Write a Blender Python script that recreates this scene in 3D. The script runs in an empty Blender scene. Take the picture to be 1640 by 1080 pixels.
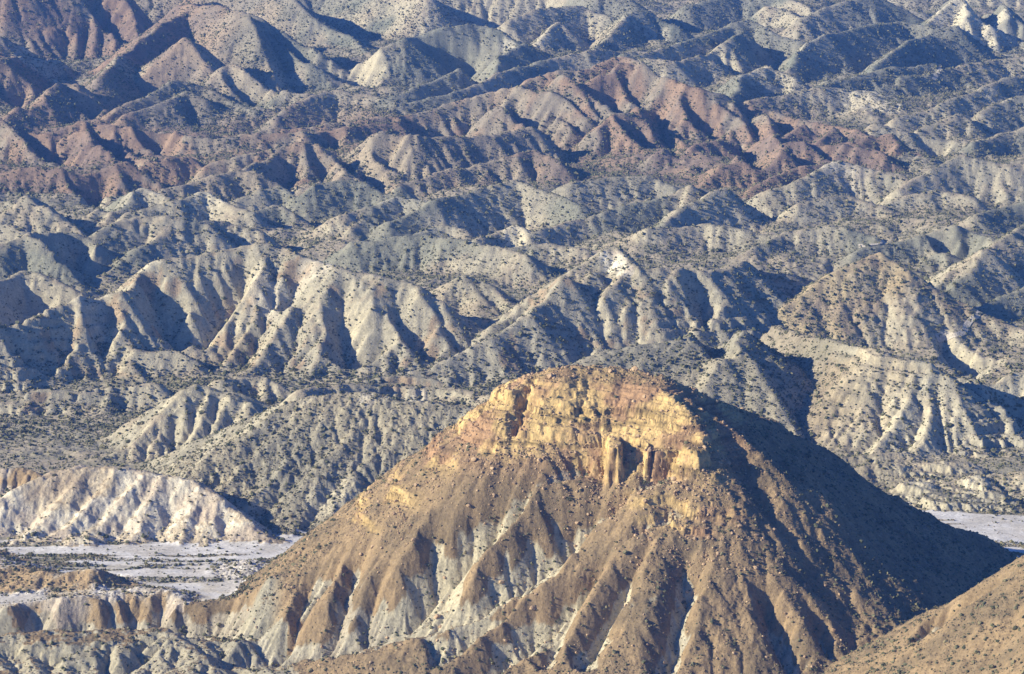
import bpy, math, random, time
import numpy as np

T0 = time.time()
def log(*a): print('[scene %.1fs]' % (time.time() - T0), *a, flush=True)
R = math.radians
C = bpy.context.scene.collection
rng = np.random.default_rng(7)

# ------------------------------------------------------------------ camera
CAM_H, PITCH, HFOV = 300.0, R(10.6), R(20.0)
cam_d = bpy.data.cameras.new('camera')
cam = bpy.data.objects.new('camera', cam_d); C.objects.link(cam)
cam.location = (0, 0, CAM_H)
cam.rotation_euler = (math.pi/2 - PITCH, 0, 0)
cam_d.sensor_width = 36; cam_d.lens = 18 / math.tan(HFOV/2)
cam_d.clip_start = 1; cam_d.clip_end = 20000
bpy.context.scene.camera = cam

# ------------------------------------------------------------------ light
SUN_EL = 23.5
SUN_AZ = R(193)      # direction towards the sun, measured from +X anticlockwise: left and a little behind the camera
sv = (math.cos(SUN_AZ)*math.cos(R(SUN_EL)), math.sin(SUN_AZ)*math.cos(R(SUN_EL)), math.sin(R(SUN_EL)))
sl = bpy.data.lights.new('sun', 'SUN'); sl.energy = 5.0; sl.angle = R(0.53); sl.color = (1.0, 0.945, 0.80)
sun = bpy.data.objects.new('sun', sl); C.objects.link(sun)
from mathutils import Vector, Matrix
sun.rotation_euler = Vector(sv).to_track_quat('Z', 'Y').to_euler()
sun.location = (-500, -200, 800)
w = bpy.data.worlds.new('World'); bpy.context.scene.world = w; w.use_nodes = True
nt = w.node_tree; nt.nodes.clear()
sky = nt.nodes.new('ShaderNodeTexSky'); sky.sky_type = 'NISHITA'; sky.sun_disc = False
sky.sun_elevation = R(SUN_EL); sky.sun_rotation = math.atan2(sv[0], sv[1]) % (2*math.pi)
sky.altitude = 400; sky.air_density = 1.4; sky.dust_density = 0.2; sky.ozone_density = 3.0
bg = nt.nodes.new('ShaderNodeBackground'); bg.inputs[1].default_value = 0.05
wo = nt.nodes.new('ShaderNodeOutputWorld')
tint = nt.nodes.new('ShaderNodeVectorMath'); tint.operation = 'MULTIPLY'; tint.inputs[1].default_value = (.42, .74, 1.75)   # a deep clear winter sky
nt.links.new(sky.outputs[0], tint.inputs[0]); nt.links.new(tint.outputs[0], bg.inputs[0]); nt.links.new(bg.outputs[0], wo.inputs[0])
vs = bpy.context.scene.view_settings
vs.view_transform = 'Standard'; vs.look = 'None'; vs.exposure = 0.82; vs.gamma = 1.0
cy = bpy.context.scene.cycles
cy.max_bounces = 4; cy.diffuse_bounces = 3; cy.volume_bounces = 0; cy.use_denoising = True

# ------------------------------------------------------------------ noise helpers
_perm = rng.integers(0, 2**31, 65536).astype(np.int64)
def _h(ix, iy, seed):
    return (_perm[(ix*374761 + iy*668265 + seed*97561) & 65535] & 0xffffff) / float(0xffffff)
def vnoise(x, y, seed=0):
    """smooth value noise in [-1, 1]"""
    x0 = np.floor(x); y0 = np.floor(y)
    fx = x-x0; fy = y-y0
    ix = x0.astype(np.int64); iy = y0.astype(np.int64)
    fx = fx*fx*fx*(fx*(fx*6-15)+10); fy = fy*fy*fy*(fy*(fy*6-15)+10)
    a = _h(ix, iy, seed); b = _h(ix+1, iy, seed); c = _h(ix, iy+1, seed); d = _h(ix+1, iy+1, seed)
    return 2*((a*(1-fx)+b*fx)*(1-fy) + (c*(1-fx)+d*fx)*fy) - 1
def fbm(x, y, oct=4, seed=0, gain=.5, lac=2.03):
    s = 0; a = 1; t = 0
    for o in range(oct):
        s = s + a*vnoise(x, y, seed+o*17); t += a
        x, y = (x*.8-y*.6)*lac+11.3, (x*.6+y*.8)*lac+5.7; a *= gain
    return s/t*1.6
def ridged(x, y, oct=4, seed=0, gain=.5):
    s = 0; a = 1; t = 0
    for o in range(oct):
        s = s + a*(1-np.abs(vnoise(x, y, seed+o*13))*2); t += a
        x, y = (x*.8-y*.6)*2.03+3.1, (x*.6+y*.8)*2.03+7.7; a *= gain
    return s/t
def sstep(a, b, x):
    t = np.clip((x-a)/(b-a), 0, 1); return t*t*(3-2*t)
def smax(a, b, k):
    h = np.clip(.5+.5*(a-b)/k, 0, 1)
    return b*(1-h)+a*h + k*h*(1-h)

# ------------------------------------------------------------------ where a sight line meets the land
FPX = 820/math.tan(HFOV/2); SP, CP = math.sin(PITCH), math.cos(PITCH)
def ray(px, py):
    X = (px-820)/FPX; Y = (540-py)/FPX
    f = CP + Y*SP
    return X/f, (SP - Y*CP)/f       # x per metre of y, drop per metre of y
def base(y):
    return .05*np.maximum(y-1400, 0)
def foot(py):
    _, m = ray(820, py)
    y = CAM_H/m
    return y if y < 1400 else (CAM_H+70)/(m+.05)
def place(px, py, pf, t):
    k, m = ray(px, py)
    if isinstance(pf, str):           # explicit height
        z = float(pf); y = (CAM_H-z)/m
    else:
        yf = foot(pf); y = (CAM_H-float(base(yf))+t*yf)/(m+t); z = CAM_H-m*y
    return (k*y, y, z)

RIDGES = []       # group, slope left, slope right, crest rounding, points
STEEP = {'m1': 1.3, 'm2': 1.25, 'm3': 1.12, 'm4': 1.1, 'm5': 1.15, 'rr': 1.25, 'gr': 1.12, 'fl': 1.15, 'mb': 1.25, 'fh': 1.3, 'pa': 1.1}
def ridge(g, t, pts, pf=None, tr=None, rnd=2.5, w=.58):
    P = []; k = STEEP.get(g, 1.)
    if tr: tr = tr*k
    t = t*k
    if pf is not None and tr is None: t, tr = t*1.3, t*.82      # spurs: the side away from the sun is the steeper one
    for p in pts:
        q = place(p[0], p[1], p[2] if len(p) > 2 else pf, w)
        P.append((q[0], q[1], q[2]+(2.2 if g in ('m1', 'm2', 'm3', 'm4', 'm5', 'rr', 'mb', 'fh', 'gr', 'fl') else .8 if g == 'pa' else 0)))
    RIDGES.append((g, t, (tr or t), rnd, np.array(P)))

# groups: bu butte, pa pale hill, or orange mound, gr grey hill, fl fluted hill, m1 m2 m3 m4 m5 middle hills, mb middle band, rr red ridge, fh far hills, fg gullied terrace, fs foreground slope
# ---- butte
ridge('bu', 1.15, [(792,668,'70'),(822,636,'77.5'),(846,603,'84.5'),(862,597,'87'),(905,590,'89'),(950,584,'90'),(1000,588,'89'),(1035,596,'88'),(1060,603,'87')], tr=.80, rnd=5)
ridge('bu', .76, [(1060,603,'87'),(1140,636,'79'),(1230,668,'66'),(1310,715,'52'),(1390,765,'38'),(1480,815,'24'),(1560,852,'12'),(1640,890,'0')], tr=.76, rnd=1.5)
ridge('bu', .95, [(1060,612,'86'),(1145,666,'76'),(1215,714,'67.5'),(1290,774,'55'),(1370,836,'40'),(1430,884,'26'),(1490,933,'10')], tr=.76, rnd=1.5)
ridge('bu', 1.05, [(1040,612,'86'),(1112,660,'79'),(1140,730,'66'),(1178,795,'54'),(1235,868,'41'),(1285,945,'25'),(1345,1000,'9'),(1420,1060,'-10')], tr=.76, rnd=2)
ridge('bu', .34, [(440,945,'11'),(330,966,'7.5'),(230,977,'5.5'),(120,986,'4.5'),(0,998,'3.5'),(-80,1004,'3')], tr=.34, rnd=3)
ridge('bu', 1.0, [(850,620,'81'),(800,655,'76'),(770,684,'69'),(690,740,'57'),(612,805,'43'),(560,860,'31'),(480,908,'20'),(400,945,'12'),(310,975,'5'),(230,992,'2')], tr=1.0, rnd=2)
ridge('bu', .76, [(900,650,'75'),(860,730,'61'),(790,810,'45'),(700,900,'27'),(600,965,'13'),(500,1015,'1'),(400,1060,'-12')], tr=.76, rnd=3)
ridge('bu', .76, [(960,660,'74'),(950,760,'56'),(900,850,'38'),(820,930,'21'),(720,1000,'5'),(620,1060,'-9')], tr=.76, rnd=4)
ridge('bu', .76, [(1010,680,'72'),(1030,790,'53'),(1000,880,'35'),(930,960,'17'),(860,1030,'0'),(800,1090,'-14')], tr=.76, rnd=5)
ridge('bu', .76, [(1070,680,'72'),(1100,790,'53'),(1090,890,'34'),(1050,990,'12'),(1010,1080,'-9')], tr=.76, rnd=5)
ridge('bu', .76, [(1110,700,'69'),(1160,810,'50'),(1180,910,'30'),(1170,1010,'8'),(1160,1100,'-12')], tr=.76, rnd=5)
ridge('bu', .95, [(1200,830,'46'),(1250,930,'25'),(1270,1030,'4'),(1290,1110,'-14')], tr=.76, rnd=4)
# low rocks and mounds right of the butte
ridge('bu', .6, [(1500,960,'6'),(1545,950,'7'),(1560,965,'5')], rnd=2)
ridge('bu', .6, [(1480,1000,'3'),(1520,990,'4'),(1560,1000,'1')], rnd=2)
# ---- foreground slope, lower right (near)
ridge('fs', 1.15, [(1330,1100,'-2'),(1420,1050,'10'),(1500,1008,'24'),(1570,955,'38'),(1640,910,'50'),(1760,830,'70'),(1900,760,'90')], tr=.70, rnd=2)
# ---- gullied terraces, lower left
ridge('fg', .9, [(-120,1010,'2'),(-20,1008,'2'),(60,1000,'2'),(130,985,'3'),(190,978,'4'),(250,975,'4'),(320,972,'6')], tr=.2, rnd=.8)
for a in ([(135,985,'2'),(110,1010,'-6'),(95,1040,'-14')], [(60,1000,'1'),(40,1030,'-8'),(20,1060,'-16')], [(95,1000,'1'),(80,1030,'-8'),(70,1060,'-15')],
          [(165,982,'3'),(150,1010,'-6'),(140,1040,'-14')], [(200,978,'4'),(200,1010,'-5'),(195,1035,'-12')], [(250,976,'4'),(262,1005,'-4'),(240,1035,'-12')],
          [(290,975,'5'),(285,1005,'-4'),(278,1030,'-10')], [(318,974,'6'),(330,1000,'-2'),(300,1030,'-10')], [(10,1006,'1'),(-10,1040,'-10')]):
    ridge('fg', 1.15, a, tr=.8, rnd=.8)
ridge('fg', .9, [(-60,1075,'-14'),(30,1060,'-11'),(90,1052,'-10'),(150,1048,'-9'),(190,1034,'-6'),(230,1034,'-6'),(260,1050,'-8')], tr=.9, rnd=1)
ridge('fg', .9, [(200,1036,'-7'),(150,1062,'-15'),(120,1090,'-22')], rnd=1)
ridge('fg', .9, [(225,1036,'-7'),(215,1070,'-15'),(205,1100,'-22')], rnd=1)
ridge('fg', .9, [(80,1052,'-10'),(60,1080,'-18'),(50,1100,'-22')], rnd=1)
ridge('fg', .9, [(250,1040,'-7'),(330,1020,'-1'),(400,995,'6'),(430,975,'11')], rnd=1.2)
ridge('fg', .9, [(330,1020,'-1'),(320,1050,'-10'),(280,1080,'-18')], rnd=1)
ridge('fg', .9, [(380,1002,'4'),(380,1030,'-4'),(350,1060,'-12')], rnd=1)
ridge('fg', .8, [(590,1068,'-12'),(640,1033,'-4'),(680,1050,'-8')], rnd=1.5)
ridge('fg', .8, [(770,1065,'-12'),(820,1045,'-6'),(880,1038,'-5'),(930,1045,'-7'),(960,1070,'-12')], rnd=2)
ridge('fg', .8, [(940,1060,'-10'),(975,1020,'0'),(990,1010,'3')], rnd=1)
# ---- pale hill and mounds by the riverbed
ridge('pa', .75, [(0,800,872),(40,775,872),(80,758,872),(120,750,872),(180,749,872),(250,758,872),(310,770,874),(345,790,874),(385,825,874),(415,850,873),(445,869,872)], tr=.8, rnd=1.2)
for a in ([(140,752),(110,790),(60,845),(10,880)], [(185,752),(160,790),(115,840),(45,882)], [(232,758),(200,800),(150,850),(130,876)],
          [(258,762),(240,810),(225,850),(205,876)], [(318,776),(300,830),(290,876)], [(345,793),(338,830),(330,876)]):
    ridge('pa', .85, a, pf=874, tr=.62, rnd=.8)
ridge('or', .6, [(-60,745,800),(0,746,800),(40,748,800),(90,768,805),(130,775,805)], rnd=2)
ridge('or', .6, [(90,770,800),(130,742,775),(160,752,780)], rnd=1.5)
ridge('or', .7, [(-60,780,850),(10,790,850),(60,800,850)], rnd=1.5)
ridge('pa', .8, [(120,860,880),(140,858,880),(150,870,880)], rnd=.8)
# salt crusted low mounds on the river plain
for a in ([(0,905,'4'),(40,900,'5'),(55,915,'3')], [(30,925,'4'),(70,912,'6'),(110,925,'4')], [(110,915,'6'),(145,908,'8'),(160,925,'5')], [(160,950,'3'),(220,935,'5'),(270,945,'4')],
          [(370,905,'2'),(400,890,'6'),(440,905,'1')], [(60,960,'3'),(130,950,'4'),(200,960,'3')], [(-30,870,'3'),(0,898,'4'),(30,900,'2')]):
    ridge('or', .45, a, rnd=2)
# ---- grey hill
ridge('gr', .62, [(420,700,840),(445,655,845),(500,640,850),(560,634,850),(590,632,850),(640,648,850),(700,652,850),(770,662,850),(840,668,850)], tr=.6, rnd=2)
for a in ([(440,660),(380,710),(310,765),(290,790)], [(500,642),(450,700),(390,770),(340,820)], [(560,638),(510,700),(450,780),(410,835)], [(600,640),(570,700),(520,780),(480,845)],
          [(660,655),(620,720),(580,790),(540,850)], [(720,660),(690,720),(660,780)], [(540,636),(480,690),(420,760),(370,825)]):
    ridge('gr', .5, a, pf=848, rnd=2)
# ---- fluted hill
ridge('fl', .6, [(160,738,742),(210,712,742),(260,660,742),(300,622,742),(318,615,742),(350,625,740),(400,640,735),(440,652,730),(470,655,725)], tr=.7, rnd=1)
ridge('fl', .62, [(318,616),(290,650),(245,685),(215,712),(172,738)], pf=742, tr=.8, rnd=1)
for a in ([(340,625),(325,680),(310,735)], [(370,635),(350,690),(330,738)], [(405,645),(380,690),(350,730)]):
    ridge('fl', .65, a, pf=742, rnd=1)
# ---- middle hill one (long pale ridge left of centre)
ridge('m1', .65, [(-140,500,640),(0,521,640),(60,500,630),(130,482,625),(170,470,620),(210,458,615),(235,428,610),(262,420,600)], rnd=1.5, tr=.8)
ridge('m1', .6, [(235,428,600),(300,413,600),(360,400,600),(405,392,600),(437,389,600),(470,400,600),(515,420,605),(550,435,610),(600,443,610),(650,458,610),(700,480,600),(740,500,580),(772,518,560)], tr=.55, rnd=2)
for a in ([(62,501),(42,555),(15,610)], [(95,492),(80,545),(50,600)], [(132,484),(115,540),(85,600)], [(155,475),(155,530),(130,590)], [(212,460),(205,520),(180,590)],
          [(235,430),(245,490),(270,545),(280,560)]):
    ridge('m1', .85, a, pf=a[-1][1]+4, rnd=1)
for a in ([(330,408),(300,460),(285,520),(260,560)], [(400,395),(380,440),(340,500),(310,570)], [(450,395),(440,450),(410,510),(350,590)], [(480,410),(485,460),(455,520),(395,600)],
          [(520,425),(530,480),(520,540),(500,600)], [(565,440),(585,490),(590,540),(580,590)], [(610,448),(620,500),(640,550),(640,590)], [(650,462),(670,520),(690,570)], [(700,484),(740,520),(765,530)]):
    ridge('m1', .8, a, pf=a[-1][1]+4, rnd=1.2)
ridge('m1', .9, [(205,557,608),(240,558,608),(285,556,606),(325,578,600)], tr=1.2, rnd=1.)
ridge('m1', 1.3, [(205,557),(212,575),(228,600)], pf=606, tr=.6, rnd=1)
ridge('m1', .8, [(340,612,650),(385,600,648),(420,598,645),(450,612,645),(480,634,640)], rnd=1)
ridge('m1', 1.3, [(385,600),(372,618),(360,645)], pf=650, tr=.6, rnd=1)
ridge('m1', 1.2, [(425,600),(430,620),(425,642)], pf=648, tr=.7, rnd=1)
ridge('m1', .7, [(-40,650,665),(20,640,665),(60,622,665),(110,625,665),(180,618,662),(250,617,662)], rnd=1.5)
ridge('m1', .8, [(60,624),(45,645),(30,664)], pf=665, rnd=1)
ridge('m1', .8, [(180,620),(175,640),(170,662)], pf=665, rnd=1)
ridge('m1', .6, [(480,630,670),(560,612,660),(640,605,650),(720,620,650),(790,640,660)], rnd=2)
# ---- middle hill two
ridge('m2', .6, [(800,520,600),(850,480,600),(905,442,600),(935,425,600),(962,404,600),(988,398,600),(1006,420,605),(1025,436,605),(1070,432,600),(1105,432,600),(1150,428,590),(1185,420,580),(1240,440,560),(1290,450,540)], tr=.6, rnd=1.5)
for a in ([(905,445),(860,500),(790,545),(700,585),(600,615)], [(950,440),(900,500),(830,560),(760,600)], [(1000,440),(950,500),(900,560),(860,600)], [(1045,436),(1010,490),(970,550),(930,595)],
          [(1090,434),(1095,480),(1095,530),(1060,580)], [(1165,428),(1168,470),(1165,510),(1150,540)], [(1215,430),(1215,470),(1200,510)]):
    ridge('m2', .72 if a[0][0] != 1090 else 1.3, a, pf=a[-1][1]+6, rnd=1.2, tr=.55)
# ---- middle hill three (pyramid)
ridge('m3', .6, [(900,600,720),(960,570,720),(1040,556,720),(1100,545,720),(1128,528,720),(1152,514,720),(1175,525,720)], tr=.62, rnd=1.0)
ridge('m3', 1.2, [(1152,514,722),(1180,545,722),(1215,590,722),(1245,640,722),(1275,695,722)], tr=.6, rnd=1.0)
ridge('m3', .65, [(1152,520),(1150,570),(1130,620),(1110,680),(1100,720)], pf=724, tr=.75, rnd=1.5)
ridge('m3', .6, [(1040,558),(1010,620),(980,690)], pf=720, rnd=2)
# ---- middle hill four (tan pyramid)
ridge('m4', .62, [(1180,530,570),(1230,508,570),(1280,478,570),(1335,440,570),(1375,420,570),(1406,407,570),(1450,432,570),(1500,462,565),(1550,490,560),(1610,520,555),(1680,552,560)], tr=.6, rnd=.6)
ridge('m4', 1.0, [(1406,408),(1430,450),(1450,500),(1455,560)], pf=566, tr=.62, rnd=1)
ridge('m4', .8, [(1280,480),(1255,510),(1240,545)], pf=560, rnd=1.5)
ridge('m4', .7, [(1340,440),(1320,490),(1310,545)], pf=560, rnd=1.5)
# ---- middle hill five (white cliffs, right)
ridge('m5', .6, [(1408,563,735),(1440,572,735),(1480,588,735),(1512,604,735)], tr=.6, rnd=1.5)
ridge('m5', 1.3, [(1512,604),(1535,650),(1560,690),(1580,728)], pf=733, tr=.75, rnd=1)
ridge('m5', .85, [(1470,585),(1455,640),(1425,690),(1390,733)], pf=736, tr=.9, rnd=1.5)
ridge('m5', .9, [(1490,595),(1490,650),(1480,700),(1470,732)], pf=736, tr=.8, rnd=1)
ridge('m5', .8, [(1512,606,700),(1560,602,700),(1590,600,700),(1630,598,700),(1700,600,700)], rnd=1)
ridge('m5', .95, [(1570,602),(1580,640),(1600,680)], pf=715, rnd=.8)
ridge('m5', .95, [(1600,655,725),(1620,690,725),(1640,715,725)], rnd=.8)
ridge('m5', .6, [(1350,735,741),(1450,728,741)], rnd=2)
ridge('m5', .9, [(1445,576,735),(1400,561,728),(1350,548,712),(1290,534,680),(1235,524,625)], tr=.62, rnd=1.5)
# small pale bumps on the right plain
for a in ([(1535,772,'6'),(1560,765,'8'),(1580,778,'5')], [(1455,780,'4'),(1480,778,'5')], [(1600,762,'7'),(1660,755,'10')], [(1500,800,'3'),(1600,795,'4')], [(1380,752,'6'),(1480,745,'7'),(1560,748,'6')]):
    ridge('m5', .5, a, rnd=2)
# ---- middle band
MB = [
 [(0,325,390),(50,312,390),(95,340,385),(140,358,385)], [(0,400,470),(60,375,460),(110,365,450),(140,385,450),(160,405,450)], [(-40,470,560),(30,440,520),(80,450,520),(130,470,520)],
 [(0,360,420),(40,370,420),(80,395,420)], [(170,330,380),(230,305,370),(265,318,370),(290,330,370)], [(200,345,390),(280,325,385),(330,308,380),(360,325,380),(400,345,385)],
 [(150,375,440),(220,350,430),(280,352,430),(330,362,425)], [(220,400,440),(310,360,420),(360,355,415),(420,370,415)], [(300,390,420),(330,372,415),(350,392,415)],
 [(410,345,375),(440,330,370),(470,345,370),(500,360,370)], [(540,345,400),(600,330,390),(640,318,385),(690,330,385)], [(560,370,400),(583,354,395),(610,372,395)],
 [(620,360,400),(690,330,395),(760,305,385),(822,288,380),(870,310,380),(930,330,385)], [(660,385,410),(700,362,405),(740,368,405),(760,385,405)], [(760,380,420),(800,372,412),(830,362,410),(850,380,412),(900,355,405),(935,350,400)],
 [(560,390,440),(620,384,440),(680,380,440),(760,388,450),(850,410,460)], [(800,400,440),(880,390,440),(940,400,440)], [(710,470,520),(740,448,520),(780,460,520),(810,490,520),(828,495,520)],
 [(940,350,400),(1010,330,390),(1070,315,385),(1110,300,380),(1150,315,380),(1200,330,380)], [(1040,390,420),(1100,330,400),(1160,305,390)], [(1040,370,430),(1120,360,425),(1200,370,425),(1280,380,425)],
 [(1230,305,350),(1290,285,345),(1345,258,340),(1400,270,340),(1440,280,340)], [(1440,300,350),(1490,275,345),(1540,255,340),(1600,265,340),(1660,262,340)],
 [(1400,335,370),(1440,320,368),(1500,308,365),(1560,320,365)], [(1200,400,450),(1260,370,440),(1330,360,440),(1400,375,440)], [(1370,400,450),(1400,390,445),(1440,385,440),(1500,370,440),(1530,368,440),(1580,385,440)],
 [(1490,465,505),(1535,430,492),(1590,393,482),(1650,355,470)], [(1555,500,535),(1600,480,528),(1660,450,522)],
 [(1120,460,500),(1200,445,500),(1300,440,500)], [(1280,330,380),(1360,315,375),(1420,330,375)], [(1560,350,400),(1620,330,390),(1700,310,390)], [(900,300,350),(960,290,345),(1040,285,340),(1080,300,340)],
 [(780,260,300),(850,240,295),(900,262,300)], [(500,300,350),(560,290,345),(640,300,345)], [(380,320,350),(450,300,345),(510,315,345)],
]
for a in MB: ridge('mb', .56 if a[0][0] % 20 else .62, a, rnd=.8, w=.56)
for a in ([(60,375),(100,420),(130,460)], [(50,313),(100,350),(150,395)], [(330,310),(345,340),(350,365)], [(822,290),(850,320),(880,345)], [(1345,260),(1330,290),(1300,320)], [(1600,266),(1560,300),(1500,330)],
          [(1110,302),(1090,340),(1050,380)], [(740,450),(770,480),(790,515)], [(1520,372),(1510,400),(1520,440)], [(1580,398),(1540,450),(1480,500)], [(230,306),(215,335),(180,360)]):
    ridge('mb', .6, a, pf=a[-1][1]+5, rnd=1.5)
# ---- red ridge
ridge('rr', .75, [(-60,215,270),(0,188,265),(30,200,265),(60,215,265),(100,204,262),(130,192,262),(175,198,262),(215,200,262),(260,205,262),(300,215,262),(345,222,262),(395,215,262),(440,210,262),(480,205,262)], tr=.7, rnd=1.5)
ridge('rr', .7, [(420,206,250),(480,200,250),(560,195,245),(620,188,240),(700,170,235),(760,155,235),(800,145,235),(835,142,235),(850,125,235),(880,115,235),(930,108,235),(965,95,235),(1000,86,235),(1020,92,240),(1050,110,245),(1100,132,250),(1150,148,245),(1180,158,240),(1230,175,235),(1290,190,240),(1340,200,245),(1400,222,255),(1480,250,275)], tr=.7, rnd=1.5)
ridge('rr', .8, [(330,265,300),(380,248,300),(430,235,298),(470,225,298),(520,225,298),(560,218,295),(600,206,295),(650,212,295),(700,215,290),(750,215,285),(800,210,280),(850,200,275)], tr=.75, rnd=1.5)
ridge('rr', .8, [(380,232,258),(430,225,258),(480,212,258),(530,205,255),(580,200,250),(640,192,245)], rnd=1)
for a in ([(0,190),(40,225),(85,262)], [(60,215),(100,245),(125,262)], [(130,194),(170,225),(220,268)], [(215,200),(245,235),(275,255)], [(175,198),(200,235),(215,262)], [(260,205),(300,225),(320,245)],
          [(480,228),(500,260),(520,290)], [(520,225),(550,255),(590,295)], [(560,218),(590,255),(640,285)], [(600,208),(625,240),(660,270)], [(650,212),(665,240),(700,275)], [(700,215),(720,245),(740,270)],
          [(800,165),(830,185),(870,205)], [(850,150),(890,180),(920,205)], [(880,140),(920,165),(950,190)], [(930,125),(960,150),(990,172)], [(965,110),(1000,140),(1015,165)], [(1000,90),(1030,130),(1035,155)],
          [(1030,155),(1060,190),(1100,235),(1130,250)], [(1035,100),(1090,160),(1140,195),(1150,215)], [(980,180),(1000,205),(1030,240),(1065,255)], [(1100,135),(1150,165),(1190,190),(1200,215)], [(1180,160),(1190,200),(1150,240)],
          [(800,210),(780,240),(750,270)], [(850,200),(870,230),(900,255)], [(1290,192),(1250,225),(1200,255)], [(1340,198),(1300,235),(1260,262)], [(770,178),(790,190),(820,205)], [(720,190),(740,200),(760,212)],
          [(1130,145),(1160,180),(1175,210)], [(1230,176),(1235,205),(1225,240)], [(1070,122),(1100,160),(1120,200)], [(905,112),(935,150),(960,185)], [(845,130),(865,160),(890,195)], [(1390,214),(1370,240),(1340,265)], [(1440,228),(1430,250),(1400,272)], [(700,172),(720,200),(745,225)], [(640,184),(660,205),(690,235)], [(560,196),(575,215),(600,240)]):
    ridge('rr', .85, a, pf=(max(a[-1][1]+4, 245) if a[0][1] < 172 and a[0][0] > 480 else a[-1][1]+6), rnd=.8)
for a in ([(0,270,320),(60,262,320),(100,270,320),(150,290,318)], [(120,280,320),(170,265,318),(210,262,315),(250,285,312)], [(230,265,300),(270,252,298),(305,250,295)], [(260,300,330),(330,280,325),(380,270,320),(430,275,320)],
          [(410,300,320),(435,288,318),(470,297,318),(515,312,318)], [(500,300,320),(530,280,315),(560,262,312),(580,275,312),(612,305,312)], [(340,290,320),(400,262,310),(440,250,300),(480,262,300)],
          [(640,290,310),(700,275,305),(760,262,300),(830,250,300)], [(960,200,260),(985,180,258),(1010,178,255),(1045,190,255)], [(1050,240,280),(1120,225,275),(1180,215,270),(1230,205,270)],
          [(1130,285,300),(1180,250,295),(1230,228,290),(1290,222,290),(1340,225,290),(1420,245,290)], [(1150,262,300),(1200,252,300),(1250,235,298)], [(1200,300,310),(1240,280,308),(1280,265,305),(1330,255,300)],
          [(1320,240,270),(1370,225,268),(1430,215,268)]):
    ridge('rr', .7, a, rnd=1.5)
# ---- far hills
FH = [
 [(-60,-60,110),(30,-70,110),(90,-60,105),(130,-40,100),(160,0,95),(195,40,80),(214,62,78)], [(190,-60,60),(240,-50,60),(280,-30,60),(330,-20,60)],
 [(0,60,150),(30,75,140),(70,105,130),(100,120,130)], [(0,100,170),(40,90,140),(90,95,135),(120,115,130),(165,122,130)],
 [(160,125,190),(215,75,150),(260,40,140),(310,10,130),(350,5,120)], [(290,8,130),(360,12,140),(400,22,150),(440,45,150),(500,80,150),(550,110,145),(600,135,145)],
 [(10,185,210),(60,150,205),(100,132,200),(130,140,195),(165,175,190)], [(165,185,200),(230,155,195),(280,128,190),(320,140,185),(360,160,185),(410,185,190)],
 [(200,190,205),(270,160,200),(300,145,195),(330,160,195)], [(300,60,180),(330,100,175),(350,130,170),(380,155,170)], [(370,100,185),(430,140,185),(480,150,185),(530,150,180),(580,165,180)],
 [(440,185,200),(490,160,195),(530,145,190),(590,150,190),(640,172,190)], [(350,-40,70),(430,-20,80),(470,0,90),(500,30,90),(560,60,90),(600,100,110)],
 [(470,-30,60),(540,-40,60),(620,-30,70),(680,-10,80)], [(600,85,150),(640,65,150),(700,45,145),(760,40,140),(800,48,140),(830,75,140)], [(590,160,180),(650,150,175),(720,120,165),(790,95,150),(840,70,140)],
 [(640,172,190),(720,150,185),(800,125,170),(860,100,150),(940,82,140),(985,84,130),(1020,90,125)], [(700,-30,60),(800,-40,60),(900,-35,60),(960,-20,70),(1010,0,70)],
 [(820,30,90),(870,15,85),(930,10,80),(980,30,80)], [(860,70,95),(895,35,90),(910,50,90)], [(960,80,100),(1000,25,85),(1040,22,80),(1080,40,80)], [(1000,100,150),(1060,80,140),(1120,60,130),(1160,45,120),(1200,32,120),(1240,55,120),(1280,70,120)],
 [(1000,90,150),(1080,100,150),(1140,85,140),(1190,55,130)], [(1080,70,110),(1130,60,110),(1175,52,110),(1215,80,110),(1240,105,110)], [(1170,160,190),(1190,120,170),(1230,110,165),(1270,125,165)],
 [(1100,10,50),(1180,-10,45),(1240,-5,45),(1300,15,50)], [(1230,10,50),(1260,20,50),(1290,35,55)], [(1280,30,80),(1340,10,75),(1400,-5,70),(1450,15,65)], [(1250,90,140),(1320,60,130),(1380,45,120),(1440,35,110),(1500,45,110),(1530,42,110)],
 [(1480,45,75),(1530,0,75),(1565,-20,75),(1600,5,72),(1640,40,72),(1700,80,80)], [(1495,60,85),(1522,43,80),(1565,72,80)], [(1400,110,150),(1460,62,130),(1490,60,125),(1530,70,120)], [(1270,160,190),(1340,130,180),(1420,110,170),(1500,100,160)],
 [(1320,130,170),(1380,150,175),(1440,140,170)], [(1200,165,195),(1270,150,190),(1340,145,185),(1400,150,185)], [(1360,180,182),(1375,145,182),(1400,148,182),(1430,155,182),(1450,165,180)], [(1430,190,225),(1500,170,220),(1560,150,210),(1640,120,200)],
 [(1470,208,225),(1510,190,222),(1535,183,220),(1555,192,220)], [(1440,130,170),(1520,110,160),(1600,95,150),(1680,90,150)], [(1570,182,215),(1620,158,210),(1640,155,210),(1700,160,210)], [(1560,230,260),(1610,215,250),(1660,200,250)],
 [(1400,200,250),(1470,215,245),(1540,225,245)], [(1560,-30,30),(1620,-40,30),(1700,-40,30)], [(300,-90,0),(500,-100,0),(700,-95,0),(900,-100,0)], [(1000,-80,0),(1200,-90,0),(1500,-95,0),(1800,-90,0)],
]
for a in FH: ridge('fh', .6, a, rnd=1., w=.56)
for x in range(-40, 210, 26): ridge('fh', .8, [(x, -62+max(0, x-60)*.25), (x-8+x*.12, 10), (x-14+x*.2, 60+x*.08)], pf=96, rnd=1)
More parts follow.
